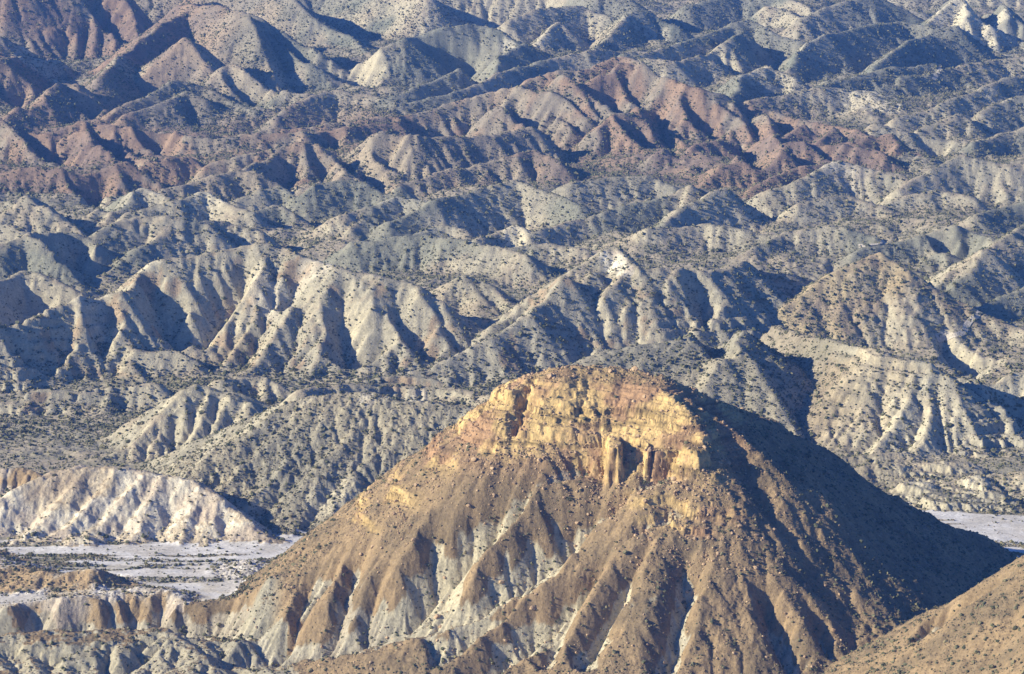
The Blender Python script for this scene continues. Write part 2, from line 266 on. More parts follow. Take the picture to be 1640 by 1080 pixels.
for a in ([(260,42),(270,80),(265,125)], [(400,24),(420,70),(440,120),(450,150)], [(360,14),(350,60),(330,110)], [(500,80),(520,110),(530,140)], [(700,47),(740,90),(760,130)], [(1565,-15),(1550,30),(1560,72)], [(1600,8),(1590,40),(1600,72)],
          [(1200,34),(1180,70),(1150,110)], [(780,42),(800,80),(810,95)], [(100,134),(90,165),(60,195)], [(130,140),(145,165),(150,190)]):
    ridge('fh', .65, a, pf=a[-1][1]+5, rnd=1.5)
log(len(RIDGES), 'ridges')

# ------------------------------------------------------------------ height field
X0, X1, Y0, Y1 = -760., 760., 640., 3520.
GR = ['bu', 'fs', 'fg', 'pa', 'or', 'gr', 'fl', 'm1', 'm2', 'm3', 'm4', 'm5', 'mb', 'rr', 'fh', 'floor']
GI = {g: i for i, g in enumerate(GR)}

def floor_z(x, y):
    z = base(y)
    # land falls away in front of the terraces
    z = z - 46*sstep(1010, 850, y + .12*(x+60)*(x < 60)) 
    z = z + sstep(1400, 1700, y)*(9*ridged(x/190+3, y/150, 4, 40) + 4*fbm(x/60, y/60, 3, 44))
    z = z + .7*fbm(x/45, y/45, 3, 50)*sstep(1000, 1100, y)
    return z

def build_field(xs, ys):
    X, Y = np.meshgrid(xs, ys)
    WX = X + 1.8*fbm(X/38, Y/38, 3, 60)*sstep(900, 1500, Y) + 1.1*fbm(X/14, Y/14, 3, 61)
    WY = Y + 1.8*fbm(X/38+50, Y/38, 3, 62)*sstep(900, 1500, Y) + 1.1*fbm(X/14+9, Y/14, 3, 63)
    F = floor_z(X, Y)
    H = np.full_like(F, -200.); own = np.full(F.shape, GI['floor'], np.int8)
    c = xs[1]-xs[0]
    for g, tl, tr, rnd, P in RIDGES:
        pfree = P[:, 0].max() < 80 and P[0, 2] > 60      # the broad front ribs of the butte melt into each other
        zmax = P[:, 2].max(); zmin = P[:, 2].min()
        rad = (zmax + 50 - float(base(P[:, 1].min()-150)))/min(tl, tr)
        rad = min(max(rad, 20), 260)
        i0 = np.searchsorted(xs, P[:, 0].min()-rad); i1 = np.searchsorted(xs, P[:, 0].max()+rad)
        j0 = np.searchsorted(ys, P[:, 1].min()-rad); j1 = np.searchsorted(ys, P[:, 1].max()+rad)
        if i1-i0 < 2 or j1-j0 < 2: continue
        sx = WX[j0:j1, i0:i1]; sy = WY[j0:j1, i0:i1]
        best = np.full(sx.shape, -999.)
        for k in range(len(P)-1):
            a, b = P[k], P[k+1]
            dx, dy = b[0]-a[0], b[1]-a[1]; L2 = dx*dx+dy*dy+1e-6
            u = np.clip(((sx-a[0])*dx+(sy-a[1])*dy)/L2, 0, 1)
            ex = sx-a[0]-u*dx; ey = sy-a[1]-u*dy
            d = np.sqrt(ex*ex+ey*ey)
            side = dx*(sy-a[1])-dy*(sx-a[0])
            t = tr + (tl-tr)*sstep(-2, 2, side/math.sqrt(L2))
            h = a[2]+u*(b[2]-a[2]) - t*(np.sqrt(d*d+rnd*rnd)-rnd)
            np.maximum(best, h, out=best)
        cur = H[j0:j1, i0:i1]; o = own[j0:j1, i0:i1]
        m = best > cur
        o[m] = GI[g]
        H[j0:j1, i0:i1] = smax(best, cur, 9.0 if g == 'bu' and pfree else 1.2)
    own[F > H+.5] = GI['floor']
    Z = smax(H, F, 3.0)
    return X, Y, Z, own

def shift(Z, dj, di):
    out = np.empty_like(Z)
    js = slice(max(dj, 0), Z.shape[0]+min(dj, 0)); jd = slice(max(-dj, 0), Z.shape[0]+min(-dj, 0))
    out[:] = Z
    ii = slice(max(di, 0), Z.shape[1]+min(di, 0)); idd = slice(max(-di, 0), Z.shape[1]+min(-di, 0))
    out[jd, idd] = Z[js, ii]
    return out

NB = [(-1, 0), (1, 0), (0, -1), (0, 1), (-1, -1), (-1, 1), (1, -1), (1, 1)]
def erode(Z, cell, iters, K, talus, mask=None, D=.03, sub=8, cap=4000., seed=1):
    r = np.random.default_rng(seed)
    n = Z.size; nj, ni = Z.shape
    idx = np.arange(n).reshape(Z.shape)
    A = np.full(n, cell*cell)
    Z = Z.astype(np.float32).copy()
    for it in range(iters):
        best = np.full(Z.shape, 1e-5, np.float32); drop = np.zeros_like(Z); rec = idx.copy()
        steep = np.zeros_like(Z)
        for (dj, di) in NB:
            dist = cell*math.hypot(dj, di)
            dz = Z - shift(Z, dj, di)
            s = dz/dist
            sr = s*(0.75+.5*r.random(Z.shape, dtype=np.float32))
            m = sr > best
            best = np.where(m, sr, best); drop = np.where(m, dz, drop); steep = np.where(m, s, steep)
            rec = np.where(m, idx+dj*ni+di, rec)
        rec = rec.ravel(); own_self = rec == idx.ravel()
        for _ in range(sub):
            A = np.bincount(rec, weights=np.where(own_self, 0, A), minlength=n)+cell*cell
            np.minimum(A, cap*1.0, out=A)
        S = steep; Am = A.reshape(Z.shape)
        inc = K*np.sqrt(Am)*S
        if mask is not None: inc = inc*mask
        inc = np.minimum(inc, .4*np.maximum(drop, 0))
        Z = Z - inc.astype(np.float32)
        # talus
        ex = np.clip(drop - talus*cell*1.15, 0, None)*.25
        Z = Z - ex
        Z += np.bincount(rec, weights=ex.ravel(), minlength=n).reshape(Z.shape).astype(np.float32)
        lap = (shift(Z, 1, 0)+shift(Z, -1, 0)+shift(Z, 0, 1)+shift(Z, 0, -1))/4-Z
        Z = Z + D*4*lap
    return Z.astype(np.float64), A.reshape(Z.shape)

def sample(G, xs, ys, X, Y):
    """bilinear"""
    u = np.clip((X-xs[0])/(xs[1]-xs[0]), 0, len(xs)-1.001); v = np.clip((Y-ys[0])/(ys[1]-ys[0]), 0, len(ys)-1.001)
    i = u.astype(np.int64); j = v.astype(np.int64); fu = u-i; fv = v-j
    return (G[j, i]*(1-fu)+G[j, i+1]*fu)*(1-fv)+(G[j+1, i]*(1-fu)+G[j+1, i+1]*fu)*fv
def cubic(G, xs, ys, X, Y):
    """Catmull-Rom"""
    u = np.clip((X-xs[0])/(xs[1]-xs[0]), 1, len(xs)-2.001); v = np.clip((Y-ys[0])/(ys[1]-ys[0]), 1, len(ys)-2.001)
    i = u.astype(np.int64); j = v.astype(np.int64); fu = u-i; fv = v-j
    def wts(t): return (-.5*t+t*t-.5*t**3, 1-2.5*t*t+1.5*t**3, .5*t+2*t*t-1.5*t**3, -.5*t*t+.5*t**3)
    wu = wts(fu); wv = wts(fv); out = 0
    for b in range(4):
        row = 0
        for a in range(4): row = row + wu[a]*G[j-1+b, i-1+a]
        out = out + wv[b]*row
    return out

def emask(own, X, Y, fine=1.):
    """how easily each place is cut by water"""
    m = np.ones(own.shape)
    for g, v in (('bu', .08), ('fs', .06), ('floor', .2), ('or', .4), ('mb', .22), ('fh', .2), ('gr', .12), ('fl', .4), ('m3', .05), ('m4', .15), ('fg', 1.), ('pa', .07), ('m1', .4), ('m2', .28), ('m5', .3), ('rr', .75)):
        m[own == GI[g]] = v
    m = np.where((own == GI['floor']) & (Y < 1300), .01, m)
    return np.minimum(m*fine, 1.1)

def c3(r, g, b): return np.array([r, g, b], float)
def mix(a, b, k): return a*(1-k[..., None]) + b*k[..., None]
# gullies with a steep bank on one side, given by where their beds run; (px, py, depth) or (px, py, 'height of the bed')
CUTS = [  # bank steepness left, right, points from the top down
 (.2, 2.0, [(850,775,2),(765,840,9),(695,890,13),(640,955,13),(560,995,12),(480,1018,10),(425,1040,8)]),
 (.2, 2.0, [(1000,785,1),(905,850,7),(830,905,9),(740,960,8),(650,992,8),(590,1012,7),(530,1035,4)]),
 (.3, 1.9, [(1000,860,1),(925,930,4),(870,990,7),(800,1040,7),(750,1080,7)]),
 (.7, 1.9, [(1015,900,1),(978,960,5),(962,1010,5),(930,1060,6)]),
 (1.2, 1.9, [(1100,900,2),(1096,950,7),(1080,1010,6),(1062,1075,6)]),
 (1.0, 1.9, [(1222,945,1),(1240,1000,7),(1268,1075,6)]),
 (1.2, 2.0, [(1290,960,2),(1310,1000,5),(1330,1050,4)]),
 (.8, .9, [(930,945,1),(890,1010,4),(865,1070,4)]),
 (.6, .8, [(870,900,1),(830,950,3),(760,1010,4),(700,1050,4)]),
 (1.2, 1.6, [(858,600,.5),(846,640,2),(828,690,2)]),
 (.7, .8, [(700,900,1),(600,950,2),(540,980,2)]),
 (1.1, .5, [(470,1005,2),(455,1030,6),(400,1050,7)]),
 (.15, 1.5, [(370,1015,'-4'),(330,1030,'-11'),(240,1036,'-13'),(150,1046,'-15'),(60,1052,'-16'),(-40,1060,'-17')]),
 (1.1, 1.3, [(1118,436,3),(1130,480,14),(1142,530,16),(1150,562,8)]), (.8, .95, [(545,468,5),(548,520,12),(565,572,10)]), (.8, .95, [(245,468,4),(265,510,11),(287,552,8)]),
 (1.1, 1.3, [(470,438,6),(462,482,10)]), (.8, .95, [(640,500,7),(665,540,10),(690,572,5)]), (.9, 1., [(168,480,6),(170,520,10),(165,562,6)]), (.8, .9, [(715,478,4),(748,505,9),(772,520,7)]),
 (.9, 1., [(385,450,5),(350,500,9),(325,550,7)]), (.9, 1., [(112,492,4),(105,550,7),(80,590,5)]),
 (.8, .95, [(118,290,5),(148,308,13),(175,326,7)]), (.8, .95, [(60,320,4),(95,340,11),(132,360,7)]), (.8, .95, [(82,390,6),(110,410,15),(136,432,8)]), (.8, .95, [(2,455,8),(30,480,15),(60,502,8)]),
 (.8, .95, [(1492,374,5),(1522,390,14),(1546,406,8)]), (.8, .95, [(1515,550,5),(1550,575,14),(1580,598,8)]), (.8, .95, [(40,212,6),(85,238,14),(125,262,8)]), (.9, 1., [(150,200,5),(185,230,13),(215,260,8)]),
 (.9, 1., [(225,208,5),(250,228,13),(270,245,8)]), (.9, 1., [(1000,118,8),(1020,142,15),(1032,162,8)]), (.9, 1., [(945,138,8),(975,158,15),(996,174,8)]), (.9, 1., [(820,168,8),(850,188,14),(880,207,6)]),
 (.9, 1., [(1052,180,6),(1072,215,13),(1086,242,7)]), (.9, 1., [(1100,160,6),(1128,192,13),(1148,216,6)]), (.9, 1., [(535,225,6),(560,255,12),(585,280,6)]), (.9, 1., [(590,222,6),(615,245,12),(640,270,6)]),
 (.9, 1., [(500,230,6),(512,262,12),(525,290,6)]), (.9, 1., [(430,265,4),(455,285,12),(480,305,6)]), (.9, 1., [(580,270,5),(600,290,12),(618,302,6)]), (.9, 1., [(1180,215,5),(1200,240,12),(1215,262,6)]),
 (.7, .8, [(440,50,6),(500,85,15),(560,115,17),(592,136,8)]), (.7, .85, [(695,85,9),(735,105,17),(772,128,10)]), (.8, .95, [(150,0,10),(180,35,17),(213,64,10)]), (.8, .9, [(0,138,10),(25,155,13),(42,168,5)]),
 (.8, .9, [(112,140,5),(145,170,13),(165,186,5)]), (.8, .9, [(1200,65,6),(1232,92,15),(1250,110,6)]), (.8, .9, [(1130,85,6),(1160,100,13),(1180,112,6)]), (.8, .9, [(1540,-10,8),(1590,30,12),(1640,60,8)]),
 (.9, .9, [(1480,232,4),(1500,245,8)]), (.8, .9, [(370,130,5),(400,150,12),(430,170,6)]), (.8, .9, [(1300,225,5),(1330,240,10),(1350,255,6)]),
 (.8, .8, [(1540,965,3),(1500,985,5),(1465,1020,5)]),
]
def hit(Z, xs, ys, px, py):
    k, m = ray(px, py); y = np.arange(800., 3400., 1.); x = k*y; z = CAM_H-m*y
    g = sample(Z, xs, ys, x, y); i = int(np.argmax(g >= z)); return x[i], y[i], g[i]
def cut_gullies(Z, xs, ys, X, Y):
    Z0 = Z.copy(); WX = X+1.5*fbm(X/12, Y/12, 3, 80); WY = Y+1.5*fbm(X/12+7, Y/12, 3, 81)
    for tl, tr, P in CUTS:
        Q = []
        for p in P:
            x, y, g = hit(Z0, xs, ys, p[0], p[1])
            if isinstance(p[2], str):
                z = float(p[2]); k, m = ray(p[0], p[1]); y = (CAM_H-z)/m; x = k*y
            else: z = g-p[2]; 
            Q.append((x, y, z))
        Q = np.array(Q)
        i0, i1 = np.searchsorted(xs, [Q[:, 0].min()-60, Q[:, 0].max()+60]); j0, j1 = np.searchsorted(ys, [Q[:, 1].min()-60, Q[:, 1].max()+60])
        sx = WX[j0:j1, i0:i1]; sy = WY[j0:j1, i0:i1]; bd = np.full(sx.shape, 1e9); v = np.full(sx.shape, 1e9); run = 0
        for k in range(len(Q)-1):
            a, b = Q[k], Q[k+1]; dx, dy = b[0]-a[0], b[1]-a[1]; L = math.hypot(dx, dy)+1e-6
            u = np.clip(((sx-a[0])*dx+(sy-a[1])*dy)/L/L, 0, 1)
            d = np.hypot(sx-a[0]-u*dx, sy-a[1]-u*dy); side = (dx*(sy-a[1])-dy*(sx-a[0]))/L
            sc = run+u*L
            fl = np.abs(vnoise(sc/7.0, sc*0+k, 90)); fl2 = np.abs(vnoise(sc/3.1, sc*0+3, 91))
            t = tr + (tl-tr)*sstep(-1, 1, side)
            dd = np.maximum(d-.4, 0)
            h = a[2]+u*(b[2]-a[2]) + t*dd*(.55+1.2*fl+.35*fl2)
            m = d < bd; bd = np.where(m, d, bd); v = np.where(m, h, v); run += L
        v = v + 1e3*sstep(22, 34, bd)
        zz = Z[j0:j1, i0:i1]; Z[j0:j1, i0:i1] = -smax(-zz, -v, .8)
    return Z, Z0-Z

# 4 m pass
cx = np.arange(X0, X1+.1, 4.); cyy = np.arange(Y0, Y1+.1, 4.)
Xc, Yc, Zc, Oc = build_field(cx, cyy)
Zs = Zc.copy()
Zc2, _ = erode(Zc + sstep(1150, 1500, Yc)*(2.0*fbm(Xc/40, Yc/40, 4, 71)) + 1.2*np.where(np.isin(Oc, [GI['gr'], GI['m3'], GI['pa'], GI['m4']]), .3, 1.)*fbm(Xc/18, Yc/18, 3, 70)*(Oc != GI['bu'])*(1-.8*((Oc == GI['floor']) & (Yc < 1300))) + .3*rng.standard_normal(Zc.shape)*(Oc != GI['floor']), 4., 16, .04, 1.0, emask(Oc, Xc, Yc), cap=3000., D=.006)
log('coarse erosion')
# 2 m pass
fx = np.arange(X0, X1+.1, 2.); fy = np.arange(Y0, Y1+.1, 2.)
Xf, Yf, Zf, Of = build_field(fx, fy)
dz = Zc2 - Zs
Zf = Zf + cubic(dz, cx, cyy, Xf, Yf)
log('fine field')
Zf = Zf + (Of == GI['bu'])*(3.0*ridged(Xf/30, Yf/30, 4, 75)-1.0)*sstep(80, 60, Zf)*sstep(40, 110, Xf) + (Of == GI['bu'])*.7*ridged(Xf/13, Yf/13, 3, 76)
Zf, CUTM = cut_gullies(Zf, fx, fy, Xf, Yf)
Zf, Af = erode(Zf + .35*rng.standard_normal(Zf.shape)*~((Of == GI['floor']) & (Yf < 1300)), 2., 14, .035, 1.1, np.maximum(emask(Of, Xf, Yf, 1.8), sstep(.3, 1.5, CUTM)*1.4), cap=600., sub=6, D=.006)
log('fine erosion')
# 0.8 m pass close to the viewer
nx = np.arange(-330, 330.1, .8); ny = np.arange(780, 1330.1, .8)
Xn, Yn = np.meshgrid(nx, ny)
Zn = cubic(Zf, fx, fy, Xn, Yn)
On = Of[np.clip(np.round((Yn-Y0)/2).astype(int), 0, Of.shape[0]-1), np.clip(np.round((Xn-X0)/2).astype(int), 0, Of.shape[1]-1)]
Zn, An = erode(Zn + .12*rng.standard_normal(Zn.shape)*(On != GI['floor']), .8, 14, .03, 1.3, np.maximum(emask(On, Xn, Yn, 1.3), 1.3*sstep(.5, 2., sample(CUTM, fx, fy, Xn, Yn))), cap=160., sub=5, D=.005)
log('near erosion')

# stepped rock: cliffs and buttresses in the layered caprock of the butte
def cellr(X, Y, c, seed):
    return _h(np.floor(X/c+.35*vnoise(X/c, Y/c, seed)).astype(np.int64), np.floor(Y/c+.35*vnoise(Y/c, X/c, seed)).astype(np.int64), seed)
def rock_steps(Z, X, Y, own):
    n = 1.8*fbm(X/22, Y/22, 3, 230) + 1.0*fbm(X/9, Y/9, 4, 232) + .8*ridged(X/17, Y/17, 2, 231) + .35*cellr(X, Y, 5.5, 5)
    tilt = .03*(X-20)
    m = (own == GI['bu'])*sstep(105, 60, X)
    out = Z.copy(); rk = np.zeros_like(Z)
    for z0, hgt, amt, xa, xb in ((77, 6.5, 1.0, -80, 72), (69.5, 4., .75, -80, 75), (62.0, 4.6, 1., 22, 90), (53.5, 3.0, .9, 42, 95), (48., 2.4, .7, 45, 95), (66., 4, .8, -70, -2), (57, 3.4, .8, -75, -22), (46, 3.4, .8, -85, -36), (36, 2.5, .6, -95, -50)):
        q = Z + tilt - z0 + n
        k = m*sstep(xa-6, xa+6, X)*sstep(xb+6, xb-6, X)*sstep(-.7, .1, fbm(X/26, Y/26, 2, 235+int(z0)))
        out += k*amt*hgt*(sstep(-.5, .5, q)-.5)*np.exp(-(q/(hgt*.9))**2)*.45
        rk = np.maximum(rk, k*np.exp(-(q/(hgt*.6))**2))
    top = sstep(62, 70, Z+tilt+1.5*n)*m*sstep(86, 82, Z)
    zz = out + .45*fbm(X/11, Y/11, 2, 240) + .35*cellr(X, Y, 2.4, 7)
    for per, a in ((2.6, .6), (1.15, 1.05), (.6, .8)):
        fr = zz/per-np.floor(zz/per)
        out += np.maximum(rk, top*.75)*(sstep(.38, .62, fr)-fr)*per*a*(.55+.75*sstep(-.5, .5, vnoise(X/9+per*7, np.floor(zz/per)*3.7, 245)))
    return out, np.maximum(rk, top*.8)
def stamp(Z, X, Y, RKn, P, halfw, t, seed):
    P = np.array(P); best = np.full(Z.shape, -999.)
    wx = X + .7*fbm(X/3, Y/3, 2, seed) + .5*(cellr(X, Y, 1.6, 8)-.5); wy = Y + .7*fbm(X/3+9, Y/3, 2, seed+1) + .5*(cellr(X, Y, 1.6, 9)-.5)
    for k in range(len(P)-1):
        a, b = P[k], P[k+1]; dx, dy = b[0]-a[0], b[1]-a[1]; L2 = dx*dx+dy*dy+1e-6
        u = np.clip(((wx-a[0])*dx+(wy-a[1])*dy)/L2, 0, 1); d = np.hypot(wx-a[0]-u*dx, wy-a[1]-u*dy)
        best = np.maximum(best, a[2]+u*(b[2]-a[2]) - t*np.maximum(d-halfw, 0) - .12*d)
    for per, am in ((2.1, .8), (.8, .7)):
        fr = best/per-np.floor(best/per); best = best+(sstep(.35, .65, fr)-fr)*per*am
    m = best > Z
    return np.where(m, best, Z), np.where(m, 1., RKn)
STAMPS = []
for (bx, by, hh, hw, t) in ((985, 768, 11, 1.9, 4.5), (1036, 757, 8, .8, 4.5), (1058, 762, 8, 2.8, 2.6), (1080, 758, 6.5, 3.4, 2.2), (1115, 748, 5, 4., 1.8)):
    x, y, z = hit(Zn, nx, ny, bx, by)
    STAMPS.append(([(x, y+hw+.8, z+hh), (x+.5, y+hw+1+hh*1.4, z+hh+1.)], hw, t, 400+bx))

def land(X, Y):
    zf = cubic(Zf, fx, fy, X, Y)
    inn = (X > -322) & (X < 322) & (Y > 788) & (Y < 1322)
    if inn.any():
        e = np.minimum(np.minimum(X+322, 322-X), np.minimum(Y-788, 1322-Y))
        k = sstep(0, 20, e[inn])
        zf[inn] = zf[inn]*(1-k) + cubic(Zn, nx, ny, X[inn], Y[inn])*k
    return zf

# ------------------------------------------------------------------ the mesh grid: two sheets, the nearer one finer, sharing one seam
YS = 1330.
yn = [720.]
while yn[-1] < YS: yn.append(yn[-1] + (.42 if 955 < yn[-1] < 1105 else .62))
yn[-1] = YS; yf_ = [YS]
while yf_[-1] < 3450: yf_.append(yf_[-1] + min(.75+(yf_[-1]-YS)*.0024, 2.6))
UN, UF = 1561, 781
def grid(us, ys_):
    U, Y = np.meshgrid(us, np.array(ys_)); return U*np.maximum(Y, 950), Y
XA, YA = grid(np.linspace(-.235, .235, UN), yn)
XB, YB = grid(np.linspace(-.235, .235, UF), yf_)
log('grids', XA.shape, XB.shape)
def owner(X, Y):
    return Of[np.clip(np.round((Y-Y0)/2).astype(int), 0, Of.shape[0]-1), np.clip(np.round((X-X0)/2).astype(int), 0, Of.shape[1]-1)]
def dress(XX, YY):
    """height, colour, group and rock mask of the land at a grid of points"""
    ZZ = land(XX, YY); OW = owner(XX, YY)
    RK = np.zeros_like(ZZ)
    if YY.min() < 1000:
        a = (yn_a := np.searchsorted(YY[:, 0], 940)); b = np.searchsorted(YY[:, 0], 1130)
        z, r = rock_steps(ZZ[a:b], XX[a:b], YY[a:b], OW[a:b])
        for (P, hw, t, sd) in STAMPS: z, r = stamp(z, XX[a:b], YY[a:b], r, P, hw, t, sd)
        ZZ[a:b] = z; RK[a:b] = r
    lay = np.isin(OW, [GI['m5'], GI['m2'], GI['m1']])*sstep(0, .5, fbm(XX/60, YY/60, 3, 270)+.35*(OW == GI['m5']))
    if lay.any():
        zz = ZZ+1.0*fbm(XX/25, YY/25, 3, 271)+.06*XX; add = 0
        for per, a in ((5.2, .5), (2.1, .55)):
            fr = zz/per-np.floor(zz/per); add = add+(sstep(.3, .7, fr)-fr)*per*a
        ZZ = ZZ+add*lay
    gy = np.gradient(ZZ, axis=0)/np.gradient(YY, axis=0); gx = np.gradient(ZZ, axis=1)/np.gradient(XX, axis=1)
    SL = np.sqrt(gx**2+gy**2)
    # ------------------------------------------------------------------ colours of the ground (its own colour, no light in it)
    COL = np.zeros(XX.shape+(3,))
    N1 = fbm(XX/70, YY/70, 4, 100); N2 = fbm(XX/14, YY/14, 4, 110); N3 = fbm(XX/5, YY/5, 3, 120); N4 = fbm(XX/160, YY/160, 3, 130)
    marl = mix(np.broadcast_to(c3(.465,.40,.25), COL.shape), c3(.355,.315,.21), sstep(-.5, .6, N1+.3*N2))
    soil = mix(np.broadcast_to(c3(.38,.31,.195), COL.shape), c3(.295,.255,.16), sstep(-.5, .6, N2))
    brown = mix(np.broadcast_to(c3(.297,.206,.103), COL.shape), c3(.21,.152,.08), sstep(-.5, .7, N2+.5*N3))
    ochre = mix(np.broadcast_to(c3(.60,.415,.165), COL.shape), c3(.38,.23,.115), sstep(-.3, .5, N2+.4*N3))
    red = mix(np.broadcast_to(c3(.295,.19,.115), COL.shape), c3(.21,.145,.105), sstep(-.5, .6, N2))
    cream = mix(np.broadcast_to(c3(.72,.63,.43), COL.shape), c3(.50,.40,.27), sstep(-.4, .6, N2))
    salt = mix(np.broadcast_to(c3(.66,.61,.51), COL.shape), c3(.57,.51,.40), sstep(-.1, .7, N2+.2*N3))
    # default: pale marl where steep or freshly cut, darker scrubby soil elsewhere
    steepk = sstep(.5, .95, SL+.15*N2+.08*N3)
    COL = mix(soil, marl, np.clip(steepk + .45*sstep(.0, .8, N1), 0, 1))
    def setg(names, val, k):
        m = np.isin(OW, [GI[g] for g in names])
        kk = np.where(m, k, 0.)
        nonlocal COL
        COL = mix(COL, val, kk)
    one = np.ones(XX.shape)
    scrub = mix(np.broadcast_to(c3(.20,.205,.14), COL.shape), c3(.155,.165,.115), sstep(-.4, .5, N2))
    setg(['fh'], scrub, .85*sstep(-.25, .25, N1+.5*N4-.1))
    setg(['mb'], scrub, .6*sstep(0, .5, N1+.4*N4))
    setg(['rr'], red, .9*one)
    band = sstep(1985, 2030, YY+12*N1)*sstep(2340, 2290, YY+12*N1)*sstep(260, 220, XX+20*N1)
    setg(['floor', 'mb', 'fh'], red, .75*band)
    setg(['rr'], marl*.9, .6*sstep(0, .6, N4+.5*N2))
    setg(['fh'], red, sstep(-150, -330, XX)*sstep(2100, 2500, YY)*.9)
    setg(['fh'], marl*.95, .55*sstep(.1, .6, N1))
    setg(['m4'], ochre*.8, .45*sstep(-.2, .5, N1+.5*N2))
    setg(['m1', 'm2'], ochre*.9, .55*sstep(.3, .8, N2+.4*N3)*steepk)
    setg(['gr', 'm3'], marl*.72, .7*one)
    streak = vnoise((XX*.75-YY*.66)/4.5+.8*N2, (XX*.66+YY*.75)/45, 260)+.6*vnoise((XX*.75-YY*.66)/2+N2, (XX*.66+YY*.75)/25, 261)
    setg(['gr'], marl*1.15, .75*sstep(.35, .8, streak))
    setg(['m5'], soil*.8, .9*(1-sstep(156, 172, XX+6*N1)*sstep(1430, 1405, YY)))
    setg(['m5'], marl*1.12, .85*steepk*sstep(1430, 1405, YY)*sstep(156, 172, XX+6*N1))
    # butte: brown cover, grey marl in the cut banks, ochre rock in bands high up
    setg(['bu', 'fs'], brown, one)
    setg(['fg'], mix(marl*.9, brown, sstep(.34, .2, SL+.1*N2)), one)
    setg(['pa'], mix(cream, brown*1.3, np.clip(sstep(.62, .35, SL+.25*N2+.2*N1)*.55, 0, 1)), one)
    setg(['or'], mix(brown*1.25, cream*.9, sstep(-.1, .5, N2)), one)
    # floor: pale river flats, scrub soil above
    flat = sstep(.22, .06, SL)
    riv = sstep(6, 1.5, ZZ)*sstep(1225, 1195, YY)*sstep(1048, 1072, YY)
    salty = riv*sstep(-.5, -.3, fbm(XX/75, YY/9, 3, 140)+.02)*(OW == GI['floor'])
    setg(['floor'], salt, salty)
    setg(['floor', 'or'], mix(cream*.88, salt, sstep(0, .5, N2)), sstep(1105, 1075, YY+12*N1)*sstep(1038, 1048, YY)*sstep(-.6, 0, N2)*sstep(-40, -70, XX)*sstep(.5, .3, SL)*.8)
    setg(['or'], salt, riv*sstep(-.1, .3, N2)*.7*one)
    setg(['or', 'fg', 'floor'], marl*.88, sstep(.42, .6, SL+.1*N2)*sstep(1040, 1028, YY)*sstep(10, -10, XX))
    setg(['bu'], marl*.88, sstep(.42, .55, SL+.1*N2)*sstep(1040, 1032, YY)*sstep(-82, -90, XX))
    CUT = sample(CUTM, fx, fy, XX, YY)
    setg(['bu', 'fs', 'fg', 'floor', 'or'], mix(marl*.98, cream*.7, .5*sstep(0, .6, N1)), sstep(1.5, 2.1, CUT+.9*N2+.9*N3)*sstep(.38, .62, SL+.1*N2))
    rock_k = np.clip(RK*1.3, 0, 1)*(.75+.25*sstep(-.5, .2, N3)) + .45*sstep(50, 66, ZZ+5*N1)*(OW == GI['bu'])*sstep(95, 70, XX)
    COL = mix(COL, ochre, np.clip(rock_k*.95, 0, 1))
    bed = vnoise((ZZ+.8*fbm(XX/16, YY/16, 2, 250))/.55, XX/40, 251) + .6*vnoise(ZZ/1.7, XX/60, 252)
    COL = COL*(1-(.55*sstep(.1, .8, bed)*np.clip(rock_k, 0, 1)))[..., None]
    PATCH = [  # px, py, half width, half depth in metres, colour, strength
     (983,420,7,8,cream*1.05,.95), (1003,432,5,5,cream*1.0,.9), (425,480,14,18,cream*.95,.45), (150,500,10,20,cream*.9,.4), (240,425,6,6,marl*1.4,.8), (500,430,16,10,cream,.5),
     (828,378,9,10,marl*1.5,.7), (690,375,14,9,marl*1.3,.5), (640,335,20,16,marl*1.25,.6), (330,320,16,16,marl*1.3,.8), (220,315,18,16,marl*1.25,.7), (465,373,12,22,soil*1.1,.95),
     (1400,162,30,22,marl*1.45,.7), (1250,150,36,20,marl*1.25,.6), (1565,45,42,70,marl*1.45,.85), (60,105,28,26,marl*1.25,.8), (200,105,25,22,marl*1.1,.6), (815,80,7,14,marl*1.5,.8), (870,62,12,14,marl*1.4,.7), (1035,50,26,22,marl*1.3,.7),
     (1440,640,30,40,marl*1.2,.5), (1560,770,6,9,marl*1.5,.7), (1480,775,6,9,marl*1.4,.6), (1345,270,20,20,cream*.85,.7), (1430,430,14,20,ochre*.8,.4), (665,635,7,6,marl*1.4,.7), (670,636,5,5,cream,.6),
     (500,855,34,18,salt,.95), (580,850,20,16,salt,.9), (540,800,14,10,marl*1.4,.5), (1600,850,26,22,salt,.9), (300,910,46,18,salt*1.0,.7), (590,1045,9,6,salt*.8,.4), (1310,70,18,30,marl*1.2,.6), (1590,160,12,14,marl*1.4,.7), (590,640,4,5,cream,.6),
     (1380,600,30,30,brown*1.1,.25), (380,560,12,14,brown*1.1,.4), (100,760,22,18,brown*1.15,.5)]
    for px_, py_, ra, rb, c_, k_ in PATCH:
        x_, y_, z_ = hit(Zf, fx, fy, px_, py_)
        d_ = np.hypot((XX-x_)/ra, (YY-y_)/rb)+.35*N2+.15*N3
        COL = mix(COL, c_, np.where(np.isin(OW, [GI['bu'], GI['fs']]), 0, k_*sstep(1.1, .7, d_)))

    ZZ = ZZ + .12*fbm(XX/1.6, YY/1.6, 2, 220)*sstep(1500, 1200, YY)*(1-.95*salty) + (.75*ridged(XX/8, YY/8, 3, 221)*sstep(.15, .5, SL))*sstep(1250, 1500, YY) + .28*ridged(XX/4, YY/4, 3, 222)*sstep(1500, 1200, YY)*sstep(.15, .5, SL)


    return ZZ, COL, OW, RK, SL, gx, np.where(riv > .5, salty+2, 0)

